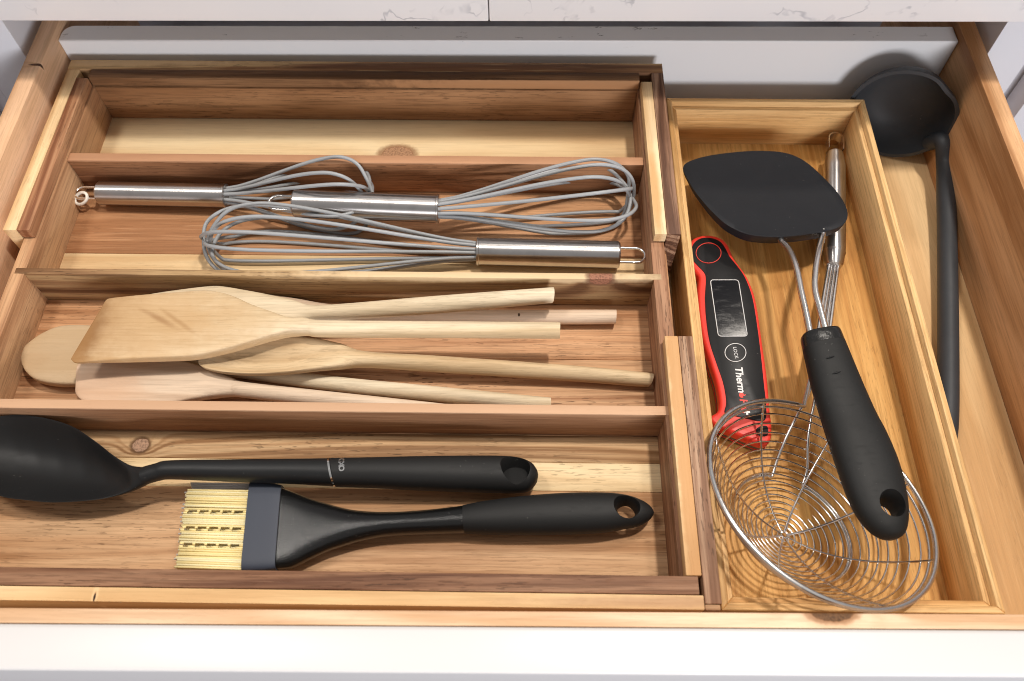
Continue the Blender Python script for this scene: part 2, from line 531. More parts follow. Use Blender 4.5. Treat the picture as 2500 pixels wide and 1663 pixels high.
# white back board with rounded rear corners
bp = []
for cx, sgn in ((XL + .0003, -1), (XR - .0003, 1)):
    arc = [(cx - sgn * .010 + sgn * .010 * math.sin(a), .5479 - .010 + .010 * math.cos(a)) for a in [math.pi / 2 * i / 6 for i in range(7)]]
    bp.append(arc if sgn < 0 else [(cx, .5479)])
poly = [(XL + .0003, .5297)] + bp[0][::-1] + bp[1] + [(XR - .0003, .5297)]
prism('back_panel', poly, ZF + .0004, .054, M['backw'], t, .0009)

# ------------------------------------------------------------------ expandable organiser
RO = -.0072
t = thing('drawer_organizer', 'expandable acacia wood organizer with four compartments', 'organizer', (-.12, .3, ZF))
xl, xr = -.346, .0913
def W(name, cols, axis, seed, **kw): return wood(name, *cols, axis=axis, seed=seed, **kw)
k1 = at(970, 376, 0); k2 = at(343, 1087, 0); k3 = at(1467, 683, ZT)
pl = [(.4225, .4985, W('pine_plank', PINE, 'X', 11, ring=.02, pores=.05, fiber=.18, wave=.3, knots=[(k1.x, k1.y, 0, .0135, .0085, .02, (.48, .27, .15), (.30, .15, .07))])),
      (.3570, .4222, W('red_plank', RED, 'X', 12, ring=.010, pores=.3, fiber=.45, wave=.35)),
      (.3255, .3567, W('pine_strip', PINE, 'X', 13, ring=.012, pores=.15, fiber=.22, wave=.4)),
      (.2700, .3252, W('rose_plank', RED, 'X', 14, ring=.008, pores=.5, fiber=.5, wave=.5)),
      (.2050, .2697, W('rust_plank', ((.60, .36, .21), (.49, .27, .15), (.31, .15, .075)), 'X', 15, ring=.007, pores=.8, fiber=.5, wave=.9, warp=1.4)),
      (.1935, .2047, W('knot_plank', ((.64, .42, .24), (.52, .31, .165), (.32, .17, .08)), 'X', 16, ring=.005, pores=.9, fiber=.4, wave=1.0, warp=1.2, knots=[(k2.x, k2.y, 0, .0058, .0050, .02, (.52, .32, .21), (.10, .045, .02))])),
      (.1740, .1932, W('pale_strip', PINE, 'X', 17, ring=.007, pores=.5, fiber=.3, wave=.7)),
      (.1020, .1737, W('front_plank', ((.66, .42, .25), (.56, .33, .185), (.40, .21, .105)), 'X', 18, ring=.011, pores=.5, fiber=.45, wave=.5, warp=1.5))]
pl[4] = (.2125, .2697, pl[4][2])
pl[5] = (.1935, .2122, pl[5][2])
for y0, y1, mm in pl:
    box('floor_plank', xl - .004, xr + .004, y0, y1, -.007, 0, mm, t, .00025, RO, 1)
# walls of the sliding tray
box('side_wall', xl - .0095, xl, .1010, .5060, ZF + .0005, ZT, W('left_wall', ((.58, .35, .20), (.48, .265, .145), (.33, .16, .08)), 'Y', 21, ring=.008, pores=.4, fiber=.45, wave=.5), t, .0004, RO)
box('side_wall', xr, xr + .0095, .1010, .5060, ZF + .0005, ZT, W('right_wall', ((.46, .26, .16), (.36, .18, .105), (.22, .10, .05)), 'Y', 22, ring=.006, pores=.6, fiber=.5, wave=.5), t, .0004, RO)
box('slide_rail', xr + .0097, xr + .0128, .1010, .4900, -.012, .0225, W('rail', RED, 'Y', 23, ring=.004, pores=.5), t, .0003, RO)
box('slide_rail', xl - .0128, xl - .0097, .1010, .4900, -.012, .0225, W('rail_left', RED, 'Y', 24, ring=.004, pores=.5), t, .0003, RO)
box('divider', xl + .0002, xr - .0002, .4186, .4262, .0002, ZT, W('divider_back', ((.40, .20, .105), (.29, .135, .065), (.17, .07, .033)), 'X', 25, ring=.009, pores=.5, fiber=.5, wave=.6, patches=[(-.1, .4224, ZT, .6, .01, .0015, (.50, .27, .15), .75, .2)]), t, .0005, RO)  # patch paints the lit top paler than the faces
box('divider', xl - .007, xr + .0055, .3147, .3195, .0002, ZT + .0002, W('divider_middle', ((.42, .27, .14), (.29, .16, .08), (.13, .06, .028)), 'X', 26, ring=.011, pores=.7, fiber=.45, wave=1.0, warp=1.6, pith=(.30, .075),
    patches=[(-.02, .317, ZT, .13, .01, .0050, (.70, .52, .31), .9, .35)], knots=[(k3.x, .317, ZT - .001, .0085, .008, .0062, (.34, .15, .09), (.16, .07, .04))]), t, .0005, RO)
box('divider', xl - .007, xr + .0055, .2125, .2188, .0002, ZT + .0002, W('divider_front', ((.52, .31, .19), (.40, .21, .12), (.24, .11, .055)), 'X', 27, ring=.012, pores=.35, fiber=.4, wave=.5, patches=[(-.1, .2156, ZT, .6, .01, .0012, (.60, .375, .23), .85, .2)]), t, .0005, RO)  # light on the top edge is put into the colour as a paler band
box('end_wall', xl + .0002, xr - .0002, .4960, .5055, .0002, ZT - .0002, W('end_wall_back', ((.36, .19, .095), (.27, .13, .06), (.15, .065, .03)), 'X', 28, ring=.012, pores=.5, fiber=.5, wave=.9, warp=1.5), t, .0005, RO)
box('end_wall', xl + .0002, xr - .0002, .1015, .1080, .0002, ZT - .0002, W('end_wall_front', BROWN, 'X', 29, ring=.01, pores=.5), t, .0005, RO)
# rear slide: back board, cap strip and two arms
box('back_board', -.3664, .1112, .5070, .5175, ZF + .0005, ZA, W('back_board', ((.50, .33, .17), (.27, .14, .07), (.13, .06, .03)), 'X', 31, ring=.008, pores=.6, fiber=.5, wave=.7,
    patches=[(-.34, .519, ZA, .11, .0062, .02, (.62, .43, .23), .95, .3)]), t, .0006, RO)
box('cap_strip', -.3470, .0920, .4972, .5068, ZT + .0003, ZA, W('cap_back', DARK, 'X', 32, ring=.006, pores=.7, fiber=.5, wave=.5, patches=[(-.12, .4968, .038, .6, .0012, .01, (.42, .22, .105), .85, .3)]), t, .0007, RO)  # patch paints the viewer-facing side lighter, as if catching light
box('arm_board', -.3662, -.3566, .3455, .5068, ZF + .0005, ZA, W('arm_pale', ((.84, .64, .40), (.77, .55, .32), (.58, .36, .18)), 'Y', 33, ring=.012, pores=.25, fiber=.2, wave=.5), t, .0008, RO)
box('arm_cap', -.3564, -.3472, .3455, .4970, ZT + .0003, ZA, W('arm_cap_red', ((.46, .25, .14), (.35, .165, .085), (.22, .085, .04)), 'Y', 34, ring=.006, pores=.4, fiber=.4, wave=.7), t, .0008, RO)
box('arm_board', .1018, .1113, .3470, .5068, ZF + .0005, ZA, W('arm_walnut', ((.40, .24, .16), (.25, .13, .08), (.11, .05, .03)), 'Y', 35, ring=.004, pores=.9, fiber=.6, wave=1.3, warp=.8), t, .0008, RO)
q1 = at(1607, 545, ZA)
box('arm_cap', .0930, .1016, .3470, .4970, ZT + .0003, ZA, W('arm_cap_pale', ((.82, .64, .42), (.76, .55, .33), (.62, .40, .21)), 'Y', 36, ring=.012, pores=.25, fiber=.2, wave=.5,
    patches=[(q1.x, .385, ZA, .0035, .040, .02, (.60, .33, .13), .75, .5)]), t, .0008, RO)
# front slide
box('front_board', .1021, .1105, .0925, .0956, ZF + .0005, ZA - .0004, W('front_board_end', BROWN, 'X', 43, ring=.006, pores=.4), t, .0006, RO)
box('front_board', -.3664, .1019, .0925, .1005, ZF + .0005, ZA, W('front_board_pale', ((.84, .63, .38), (.78, .54, .30), (.60, .36, .17)), 'X', 37, ring=.014, pores=.15, fiber=.2, wave=.5,
    patches=[(.10, .096, ZA, .09, .003, .02, (.44, .25, .14), .7, .7)], knots=[(at(234, 1445, ZA).x, .0965, ZA, .0006, .0022, .01, (.05, .03, .02), (.35, .2, .1))]), t, .001, RO)
box('cap_strip', -.3470, .0998, .1007, .1108, ZT + .0003, ZA, W('cap_front', ((.33, .18, .11), (.235, .115, .065), (.13, .055, .03)), 'X', 38, ring=.005, pores=.7, fiber=.5, wave=.6), t, .0008, RO)
box('arm_board', .1022, .1116, .0958, .2650, ZF + .0005, ZA, W('arm_front_brown', ((.50, .32, .22), (.38, .22, .14), (.22, .11, .065)), 'Y', 39, ring=.005, pores=.7, fiber=.5, wave=.9), t, .0009, RO)
box('arm_cap', .0932, .1020, .1110, .2650, ZT + .0003, ZA, W('arm_front_cap', ((.82, .60, .36), (.72, .46, .24), (.56, .30, .13)), 'Y', 40, ring=.012, pores=.2, fiber=.25, wave=.5,
    patches=[(.101, .19, ZA, .0058, .12, .02, (.58, .31, .13), .85, .25)]), t, .0009, RO)
box('arm_board', -.3662, -.3566, .0958, .2650, ZF + .0005, ZA, W('arm_front_left', PINE, 'Y', 41, ring=.009, pores=.4), t, .0009, RO)
box('arm_cap', -.3564, -.3472, .1110, .2650, ZT + .0003, ZA, W('arm_front_left_cap', RED, 'Y', 42, ring=.006, pores=.4), t, .0009, RO)

# ------------------------------------------------------------------ bamboo box
RB = -.0084
t = thing('bamboo_box', 'narrow bamboo box with a stepped rim, right of the organizer', 'box', (.2, .3, ZF))
bx0, bx1, by0, by1, bz, bl = .117, .2794, .0981, .5063, .0175, .0125
bi, br_ = .0084, .0044
mB = [wood('bamboo_x', *BAMB, axis='X', seed=51, ring=.0045, pores=.25, fiber=.5, warp=.35, wave=.6),
      wood('bamboo_y', *BAMB, axis='Y', seed=52, ring=.0045, pores=.25, fiber=.5, warp=.35, wave=.6),
      wood('bamboo_floor', (.70, .40, .14), (.61, .32, .10), (.46, .21, .055), axis='Y', seed=53, ring=.006, pores=.28, fiber=.36, warp=.4, wave=.35)]
def wallpart(side, d0, d1, z0, z1):
    # mitred strip between offsets d0..d1 from the outer face
    c0 = [(bx0 + d0, by0 + d0), (bx1 - d0, by0 + d0), (bx1 - d0, by1 - d0), (bx0 + d0, by1 - d0)]
    c1 = [(bx0 + d1, by0 + d1), (bx1 - d1, by0 + d1), (bx1 - d1, by1 - d1), (bx0 + d1, by1 - d1)]
    i, j = side, (side + 1) % 4
    return [c0[i], c0[j], c1[j], c1[i]], z0, z1
for side in range(4):
    mm = mB[0] if side in (0, 2) else mB[1]
    p_, z0, z1 = wallpart(side, 0, br_, ZF + .0004, bz)
    wl = prism('wall', p_, z0, z1, mm, t, .0005, RB)
    p_, z0, z1 = wallpart(side, br_ + .0001, bi, ZF + .0004, bl)
    prism('inner_ledge', p_, z0, z1, mm, wl, .0004, RB)
box('bottom', bx0 + bi, bx1 - bi, by0 + bi, by1 - bi, ZF + .0012, -.0268, mB[2], t, 0, RB)
ZB = -.0268

# ------------------------------------------------------------------ whisks
def whisk(name, label, hA, hB, hr, tip, R, nl, roll, loopdir=True, wr=.00140, tie=False, flat=1.0, bulge=.62, seed=0):
    """hA = loop end of the handle, hB = wire end, tip = far end of the wire balloon"""
    rnd = random.Random(seed)
    hA, hB, tip = Vector(hA), Vector(hB), Vector(tip)
    t = thing(name, label, 'whisk', (hB.x, hB.y, 0), 'grey wire whisks')
    L = (hB - hA).length
    pr = [(0, hr * .55), (0, hr * .90), (.0012, hr), (L - .0016, hr), (L - .0012, hr * 1.04), (L, hr * 1.04), (L + .0004, hr * .98), (L + .0004, hr * .2)]
    lathe('handle', hA, hB, pr, M['steelx'], t, 32, 30)
    ax = (hB - hA).normalized()
    lat = ax.cross(Vector((0, 0, 1))).normalized()
    upv = lat.cross(ax)
    # hanging loop
    w, ln = hr * .62, .019
    pts = []
    for i in range(17):
        g = math.pi * (i / 16) - math.pi / 2
        pts.append(hA - ax * (ln - w + w * math.cos(g)) + lat * (w * math.sin(g)))
    pts = [hA + ax * .003 - lat * w] + [hA - ax * .004 - lat * w] + pts + [hA - ax * .004 + lat * w] + [hA + ax * .003 + lat * w]
    tube('hanging_loop', pts, .00115, M['wire'], t, 8)
    # wires
    hx = (tip - hB)
    HL = hx.length
    hx.normalize()
    hl = hx.cross(Vector((0, 0, 1))).normalized()
    hu = hl.cross(hx)
    for i in range(nl):
        ph = roll + math.pi * i / nl + rnd.uniform(-.14, .14)
        rad = hl * math.cos(ph) + hu * math.sin(ph) * flat
        off = rnd.uniform(-.06, .06)
        k = 1.0 - .018 * (i % 3)
        perp = hx.cross(rad).normalized() * rnd.uniform(-.0045, .0045)
        skew = hx * rnd.uniform(-.002, .002)
        half = [(.02, .05), (.10, .13), (.22, .30), (.38, .55), (.55, .80), (.70, .96), (.82, 1.0), (.92, .84), (.98, .48), (1.0, .0)]
        cp = []
        for sd in (-1, 1):
            h_ = [hB + hx * (HL * k * x) + rad * sd * (R * (1 + off * sd) * y + hr * .5 * (1 - x) ** 2) + (perp + skew * sd) * x ** 2 for x, y in half]
            cp.append(h_)
        st = [hB - hx * .004 - rad * hr * .52]; en = [hB - hx * .004 + rad * hr * .52]
        pts = catmull(st + cp[0][:-1] + [cp[0][-1]] + cp[1][:-1][::-1] + en, 5)
        for p_ in pts: p_.z = max(p_.z, wr + .0002 + .0012 * (i % 3))
        tube('wire', pts, wr, M['silicone'], t, 9)
    if tie:
        c = hA - ax * .010 - Vector((0, .0048, .0))
        ring = [c + Vector((-.0030 + .0056 * math.cos(g), -.0008 + .0038 * math.sin(g), .003 * math.sin(g + .7))) for g in [2 * math.pi * i / 18 for i in range(18)]]
        tube('plastic_tie', ring, .0012, M['whiteplastic'], t, 8, True)
    return t

def mid(u, v0, v1, z): return at(u, (v0 + v1) / 2, z)
whisk('whisk', 'small grey whisk furthest left, white plastic tie on its steel handle loop', mid(243, 446, 497, .0108), mid(553, 449, 507, .0128), .0092,
      at(908, 480, .020), .0290, 5, .42, tie=True, seed=3)
whisk('whisk', 'grey whisk in the middle, its steel handle lying across another whisk', mid(718, 465, 528, .026), mid(1071, 477, 543, .0245), .0104,
      at(1548, 474, .022), .0285, 6, .30, seed=5)
whisk('whisk', 'grey whisk nearest the viewer with its wire head pointing left', mid(1512, 591, 654, .0105), mid(1165, 582, 645, .0115), .0102,
      at(496, 588, .019), .0285, 6, .36, seed=9)

# ------------------------------------------------------------------ wooden spoons and spatulas
def wt(name, label, secs, m, cat='spoon', k=5):
    L, R = secs[-1][0], secs[-1][1]
    c = (L + R) / 2
    t = thing(name, label, cat, (c.x, c.y, 0), 'wooden cooking tools')
    ribbon('body', secs, m, t, k=k, nseg=32, angle=50)
    return t
RW = .88
# pinkish tool on the floor, only its shoulder and handle end show
sp_ = at(1267, 768, .0132)
mPink = wood('pink_beech', *PINK, axis='X', seed=61, ring=.01, pores=.15, fiber=.32, wave=.4, pith=(.3, .2), patches=[(sp_.x, sp_.y, .0132, .0008, .0011, .004, (.06, .035, .02), .95, .2)])
z = .0075
wt('wooden_spoon', 'pinkish wooden spoon under the stack, its handle end second from the back', [
    edge(330, 745, 335, 800, z, .003, 4), edge(350, 728, 350, 815, z, .006, 5), edge(420, 712, 420, 830, z, .008, 5), edge(520, 706, 520, 838, z, .009, 5), edge(640, 720, 640, 828, z, .010, 4), edge(720, 731, 720, 815, z, .011, 3), edge(790, 743, 790, 798, z, .012, 2.3),
    edge(900, 753, 900, 793, z, .0120, 2, ws=RW), edge(1200, 757, 1200, 792, z, .0115, 2, ws=RW), edge(1480, 757, 1480, 791, z, .0112, 2, ws=RW), edge(1489, 758, 1489, 790, z, .0105, 2, ws=RW), edge(1492, 763, 1492, 785, z, .0075, 2, ws=RW)], mPink)
# round spoon at the far left
z = .0062
wt('wooden_spoon', 'wooden spoon with a round flat end at the far left', [
    edge(57, 872, 58, 893, z + .003, .006, 5, .0), edge(66, 850, 68, 912, z + .003, .008, 6), edge(84, 834, 88, 929, z + .003, .0085, 6), edge(110, 817, 118, 938, z + .003, .009, 6), edge(150, 801, 160, 942, z + .003, .009, 6), edge(205, 798, 215, 940, z + .003, .009, 6), edge(290, 806, 295, 930, z + .003, .009, 6), edge(380, 828, 385, 918, z + .002, .010, 4), edge(470, 855, 472, 912, z, .0115, 3),
    edge(560, 880, 562, 921, z, .012, 2, ws=RW), edge(800, 917, 800, 953, z, .012, 2, ws=RW), edge(1050, 942, 1050, 979, z, .012, 2, ws=RW), edge(1322, 969, 1322, 1007, z, .0125, 2, ws=RW), edge(1330, 970, 1330, 1006, z, .012, 2, ws=RW), edge(1333, 976, 1333, 1001, z, .008, 2, ws=RW)],
   wood('beech_round', *BEECH, axis='X', seed=62, ring=.012, pores=.15, fiber=.34, wave=.9, pith=(.1, .25), patches=[(at(85, 885, .01).x, at(85, 885, .01).y, .01, .012, .006, .02, (.48, .31, .17), .5, .3), (at(140, 870, .01).x, at(140, 870, .01).y, .01, .05, .04, .03, (.47, .32, .18), .8, .45)]))
# rounded spatula along the divider
wt('wooden_spatula', 'pinkish wooden spatula with a rounded blade lying along the front divider', [
    edge(190, 893, 186, 962, .0150, .003, 5), edge(200, 886, 197, 976, .0150, .005, 6), edge(225, 880, 225, 990, .0147, .006, 6), edge(300, 876, 300, 996, .0142, .0065, 6), edge(390, 878, 390, 992, .0135, .007, 6), edge(460, 888, 455, 981, .0128, .008, 6), edge(520, 907, 515, 971, .0118, .010, 4), edge(570, 925, 565, 967, .0110, .011, 2.6),
    edge(610, 934, 605, 973, .0115, .012, 2, ws=RW), edge(800, 955, 800, 995, .009, .012, 2, ws=RW), edge(950, 971, 950, 1010, .008, .012, 2, ws=RW), edge(1120, 990, 1120, 1028, .0075, .012, 2, ws=RW), edge(1128, 995, 1128, 1024, .0075, .009, 2, ws=RW)], wood('pink_beech_b', *PINK, axis='X', seed=63, ring=.014, pores=.15, fiber=.3, wave=.9, warp=2.0, pith=(.05, .16),
    patches=[(at(230, 950, .018).x, at(230, 950, .018).y, .018, .03, .02, .02, (.66, .43, .28), .7, .6)]), 'spatula')
# scooped spoon
wt('wooden_spoon', 'scooped wooden spoon, its long handle reaching the right wall of the compartment', [
    edge(486, 880, 488, 892, .023, .003, 2.5, .0), edge(500, 866, 505, 902, .0235, .006, 3, .002), edge(540, 848, 550, 911, .0238, .008, 3, .006), edge(610, 829, 620, 915, .0238, .009, 3, .0095), edge(690, 822, 700, 911, .0235, .010, 3, .0095), edge(765, 828, 772, 903, .0225, .011, 3, .006), edge(830, 842, 835, 898, .020, .012, 3, .002),
    edge(890, 859, 893, 897, .017, .0125, 2.2, 0, 0, RW), edge(1050, 868, 1050, 908, .014, .0125, 2, 0, 0, RW), edge(1183, 877, 1183, 917, .012, .0125, 2, 0, 0, RW), edge(1400, 893, 1400, 931, .009, .0125, 2, 0, 0, RW), edge(1575, 910, 1571, 944, .0075, .012, 2, 0, 0, RW), edge(1582, 912, 1578, 943, .0074, .011, 2, 0, 0, RW), edge(1585, 918, 1582, 938, .0074, .008, 2, 0, 0, RW)],
   wood('beech_scoop', (.68, .52, .34), (.61, .45, .28), (.48, .32, .18), axis='X', seed=64, ring=.009, pores=.15, fiber=.36, wave=.8, pith=(.12, .2)))
# second spatula under the large one
wt('wooden_spatula', 'pale wooden spatula under the larger one, its handle rising to the back', [
    edge(300, 745, 290, 850, .0225, .004, 6), edge(360, 724, 350, 858, .0225, .007, 6), edge(440, 712, 440, 858, .0222, .008, 7), edge(515, 704, 520, 850, .022, .009, 7), edge(550, 705.5, 560, 838, .022, .010, 7), edge(605, 715, 620, 822, .022, .011, 6), edge(660, 725, 670, 806, .0215, .012, 4), edge(715, 736, 720, 794, .021, .0125, 3),
    edge(760, 746, 765, 786, .0215, .013, 2.2, 0, 0, RW), edge(830, 744, 832, 781, .0225, .0128, 2, 0, 0, RW), edge(1068, 723, 1070, 765, .026, .0125, 2, 0, 0, RW), edge(1325, 705, 1328, 740, .030, .0122, 2, 0, 0, RW), edge(1338, 705.5, 1340, 739, .030, .0118, 2, 0, 0, RW), edge(1344, 710, 1345, 735, .030, .009, 2, 0, 0, RW)],
   wood('beech_pale', *BEECH, axis='X', seed=65, ring=.012, pores=.2, fiber=.4, wave=.5, pith=(.2, .25)), 'spatula')
# large toasted spatula on top
s1, s2, s3 = at(230, 820, .033), at(386, 777, .0385), at(434, 784, .0385)
zt = .0385
def top(uL, vL, uR, vR, t, e, z=zt): return edge(uL, vL, uR, vR, z, t, e, 0, t / 2)
wt('wooden_spatula', 'large wooden spatula on top of the stack, slanted end toasted brown', [
    top(258, 732, 172, 876, .0012, 5), top(266, 727, 184, 884, .0028, 6), top(300, 722, 225, 880, .0050, 7), top(357, 716, 300, 874.5, .0078, 8), top(434, 710, 383, 870, .0092, 8), top(505, 706, 470, 865, .0098, 8), top(560, 717, 550, 848, .0102, 8), top(610, 739, 605, 832, .0104, 8), top(660, 757, 655, 817, .0108, 7, .0388), top(705, 771, 700, 806, .0115, 5, .0390),
    edge(745, 779, 748, 817, .0335, .0122, 2.6, 0, 0, .94), edge(790, 783, 790, 823, .0335, .0125, 2.1, 0, 0, RW), edge(1000, 785, 1000, 824, .0335, .0125, 2, 0, 0, RW), edge(1340, 788, 1340, 826, .0335, .0125, 2, 0, 0, RW), edge(1346, 790, 1346, 825, .0335, .0118, 2, 0, 0, RW), edge(1350, 795, 1350, 820, .0335, .0085, 2, 0, 0, RW)],
   wood('beech_toasted', (.73, .60, .44), (.67, .53, .36), (.56, .41, .25), axis='X', seed=66, ring=.02, pores=.12, fiber=.34, wave=.8, warp=2.2, pith=(.28, .22),
    patches=[(s1.x + .015, s1.y + .008, .038, .085, .045, .05, (.47, .265, .105), .62, .7), (s1.x - .022, s1.y + .008, .038, .034, .06, .05, (.29, .14, .045), .68, .9), (at(222, 790, .033).x, at(222, 790, .033).y, .033, .010, .032, .05, (.20, .09, .03), .8, .7), (at(215, 810, .033).x, at(215, 810, .033).y, .033, .007, .05, .05, (.33, .165, .055), .5, .6),
             (s2.x, s2.y, .038, .011, .0016, .05, (.28, .14, .055), .6, .9, -.50), (s3.x, s3.y, .038, .013, .0013, .05, (.32, .17, .065), .5, .9, -.62)]), 'spatula', 6)

# ------------------------------------------------------------------ black spoon
t = thing('nylon_spoon', 'big black nylon cooking spoon with silver ring and logo on its handle', 'spoon', (-.1, .18, 0))
def sp(uL, vL, uR, vR, z, t, e, d, ws=1.0): return edge(uL, vL, uR, vR, z, t, e, d, 0, ws)
ribbon('bowl', [sp(-92, 1085, -92, 1135, .024, .002, 3, .001), sp(-80, 1055, -80, 1165, .024, .0024, 3, .006), sp(-45, 1028, -45, 1195, .024, .0026, 3, .0125), sp(10, 1015, 10, 1214, .024, .0028, 3, .0165), sp(60, 1014, 60, 1221, .024, .003, 3, .0178), sp(120, 1023, 120, 1227, .0238, .003, 3, .0175), sp(180, 1043, 185, 1225, .0235, .0032, 3, .0155), sp(235, 1079, 245, 1219, .0235, .0036, 3, .0115), sp(280, 1114, 295, 1208, .024, .005, 3, .006), sp(318, 1136, 330, 1196, .0255, .0075, 2.4, .001), sp(350, 1139, 358, 1184, .027, .010, 2.1, 0, .9)], M['nylon'], t, 5, 40, 60)
ribbon('neck', [sp(345, 1140, 352, 1186, .027, .0098, 2.1, 0, .88), sp(383, 1131, 385, 1175, .0278, .011, 2.2, 0, .9), sp(421, 1124, 421, 1171, .028, .0125, 2.3, 0, .9), sp(574, 1121, 574, 1178, .0265, .015, 2.3, 0, .88), sp(720, 1119, 720, 1184, .0245, .0175, 2.2, 0, .86), sp(804, 1117.5, 816, 1190, .023, .0188, 2.2, 0, .86)], M['nylon'], t, 5, 32, 60)
ribbon('ring', [sp(802, 1117, 814, 1191, .023, .0196, 2.2, 0, .88), sp(807, 1117, 819, 1191, .023, .0196, 2.2, 0, .88)], M['chrome'], t, 2, 32, 40)
g = ribbon('grip', [sp(806, 1117, 818, 1190.5, .023, .0190, 2.2, 0, .87), sp(900, 1115, 905, 1194, .0215, .0205, 2.2, 0, .86), sp(1000, 1112, 1000, 1200, .0195, .0215, 2.2, 0, .86), sp(1120, 1110, 1118, 1205, .017, .0220, 2.3, 0, .86), sp(1220, 1110, 1215, 1208, .0155, .0220, 2.3, 0, .86), sp(1268, 1115, 1260, 1208, .0148, .021, 2.3, 0, .87), sp(1297, 1129, 1288, 1202, .0145, .0185, 2.3, 0, .9), sp(1310, 1146, 1303, 1188, .0145, .014, 2.3, 0, .93), sp(1314, 1160, 1311, 1175, .0145, .008, 2.2, 0)], M['grip'], t, 5, 36, 60)
c = at(1259, 1137, .0255)
import_dir = Vector((0, .45, 1)).normalized()
cc = lathe('hole_cutter', c - import_dir * .010, c + import_dir * .02, [(0, .0085), (.010, .0092), (.016, .0115), (.03, .0145)], None, None, 32)
cut(g, cc)
# raised chrome lettering on the grip
def text_mesh(name, body, size, org, xdir, updir, m, parent, extrude=.0002, bold=0.0, align='LEFT', shear=0.0, spacing=1.0):
    cu = bpy.data.curves.new(name, 'FONT')
    cu.body = body; cu.size = size; cu.extrude = extrude; cu.offset = bold
    cu.align_x = align; cu.align_y = 'CENTER'; cu.shear = shear; cu.space_character = spacing
    cu.resolution_u = 3
    tmp = bpy.data.objects.new(name, cu); COL.objects.link(tmp)
    bpy.context.view_layer.update()
    me = bpy.data.meshes.new_from_object(tmp.evaluated_get(bpy.context.evaluated_depsgraph_get()))
    bpy.data.objects.remove(tmp)
    x = Vector(xdir).normalized(); u = Vector(updir); u = (u - x * u.dot(x)).normalized(); n = x.cross(u)
    mt = Matrix(((x.x, u.x, n.x, org[0]), (x.y, u.y, n.y, org[1]), (x.z, u.z, n.z, org[2]), (0, 0, 0, 1)))
    me.transform(mt)
    me.materials.clear()
    return finish(name, me, m, parent, False)
lsec = edge(838, 1116.5, 843, 1191.5, .0226, .0193, 2.2, 0, 0, .87)
lm, lw = (lsec[0] + lsec[1]) / 2, (lsec[1] - lsec[0]) / 2
ln_ = Vector((1, 0, 0)).cross(lw).normalized()
if ln_.z < 0: ln_ = -ln_
for ch, th_ in (('O', 119), ('X', 101), ('O', 83)):
    a = math.radians(th_)
    P_ = lm + lw * math.cos(a) + ln_ * (.0193 / 2 * math.sin(a) + .0002)
    xd_ = lw.normalized() * math.sin(a) * lw.length + ln_ * -(.0193 / 2) * math.cos(a) * -1
    xd_ = (lw * math.sin(a) - ln_ * (.0193 / 2 * math.cos(a)))
    text_mesh('logo', ch, .0046, P_, xd_, (1, 0, 0), M['chrome'], g, .0005, .0002, 'CENTER')

# ------------------------------------------------------------------ pastry brush
t = thing('pastry_brush', 'pastry brush with yellow bristles, navy collar and black handle', 'brush', (0, .13, 0))
zb0 = .012
g = ribbon('grip', [edge(1131, 1231, 1134, 1306, .0125, .0170, 2.2, 0, 0, .88), edge(1183, 1220, 1186, 1310, .013, .0190, 2.2, 0, 0, .88), edge(1278, 1206.5, 1280, 1312.5, .0135, .0205, 2.2, 0, 0, .87), edge(1374, 1198.5, 1374, 1312, .0135, .0205, 2.2, 0, 0, .87), edge(1470, 1198, 1468, 1307, .0135, .0195, 2.2, 0, 0, .88), edge(1527, 1205, 1522, 1297, .013, .0175, 2.2, 0, 0, .89), edge(1565, 1220, 1560, 1287, .0125, .0145, 2.2, 0, 0, .92), edge(1588, 1238, 1584, 1272, .012, .010, 2.2, 0, 0, .95), edge(1596, 1251, 1595, 1258, .012, .005, 2, 0, 0)], M['grip'], t, 5, 36, 60)
c = at(1531, 1242, .0165)
d = Vector((0, .12, 1)).normalized()
cc = lathe('hole_cutter', c - d * .03, c + d * .02, [(0, .0062), (.030, .0064), (.036, .0088), (.05, .0130)], None, None, 32)
cut(g, cc)
ribbon('neck', [edge(692, 1194, 676, 1392, zb0, .0125, 5, 0, 0, .99), edge(722, 1204, 712, 1388, zb0, .0130, 4, 0, 0, .98), edge(760, 1217, 756, 1368, zb0, .0135, 3.2, 0, 0, .96), edge(804, 1229.5, 804, 1347, zb0, .0138, 2.8, 0, 0, .94), edge(838, 1238.5, 838, 1336, zb0, .0140, 2.5, 0, 0, .93), edge(876.5, 1245, 876.5, 1325, zb0, .0145, 2.3, 0, 0, .91), edge(934, 1248, 934, 1314.5, zb0, .0150, 2.2, 0, 0, .88), edge(1000, 1246, 1000, 1310, zb0, .0155, 2.2, 0, 0, .87), edge(1068, 1240, 1068, 1308, zb0, .0160, 2.2, 0, 0, .87), edge(1133, 1231.5, 1135, 1306, zb0 + .0005, .0166, 2.2, 0, 0, .87)], M['textured'], t, 5, 40, 60)
ribbon('collar', [edge(617, 1181, 596, 1399, zb0, .0150, 7), edge(640, 1183, 622, 1399, zb0, .0155, 7), edge(672, 1185.5, 655, 1397, zb0, .0155, 7), edge(693, 1190, 677, 1394, zb0, .0145, 7)], M['navy'], t, 3, 44, 45)
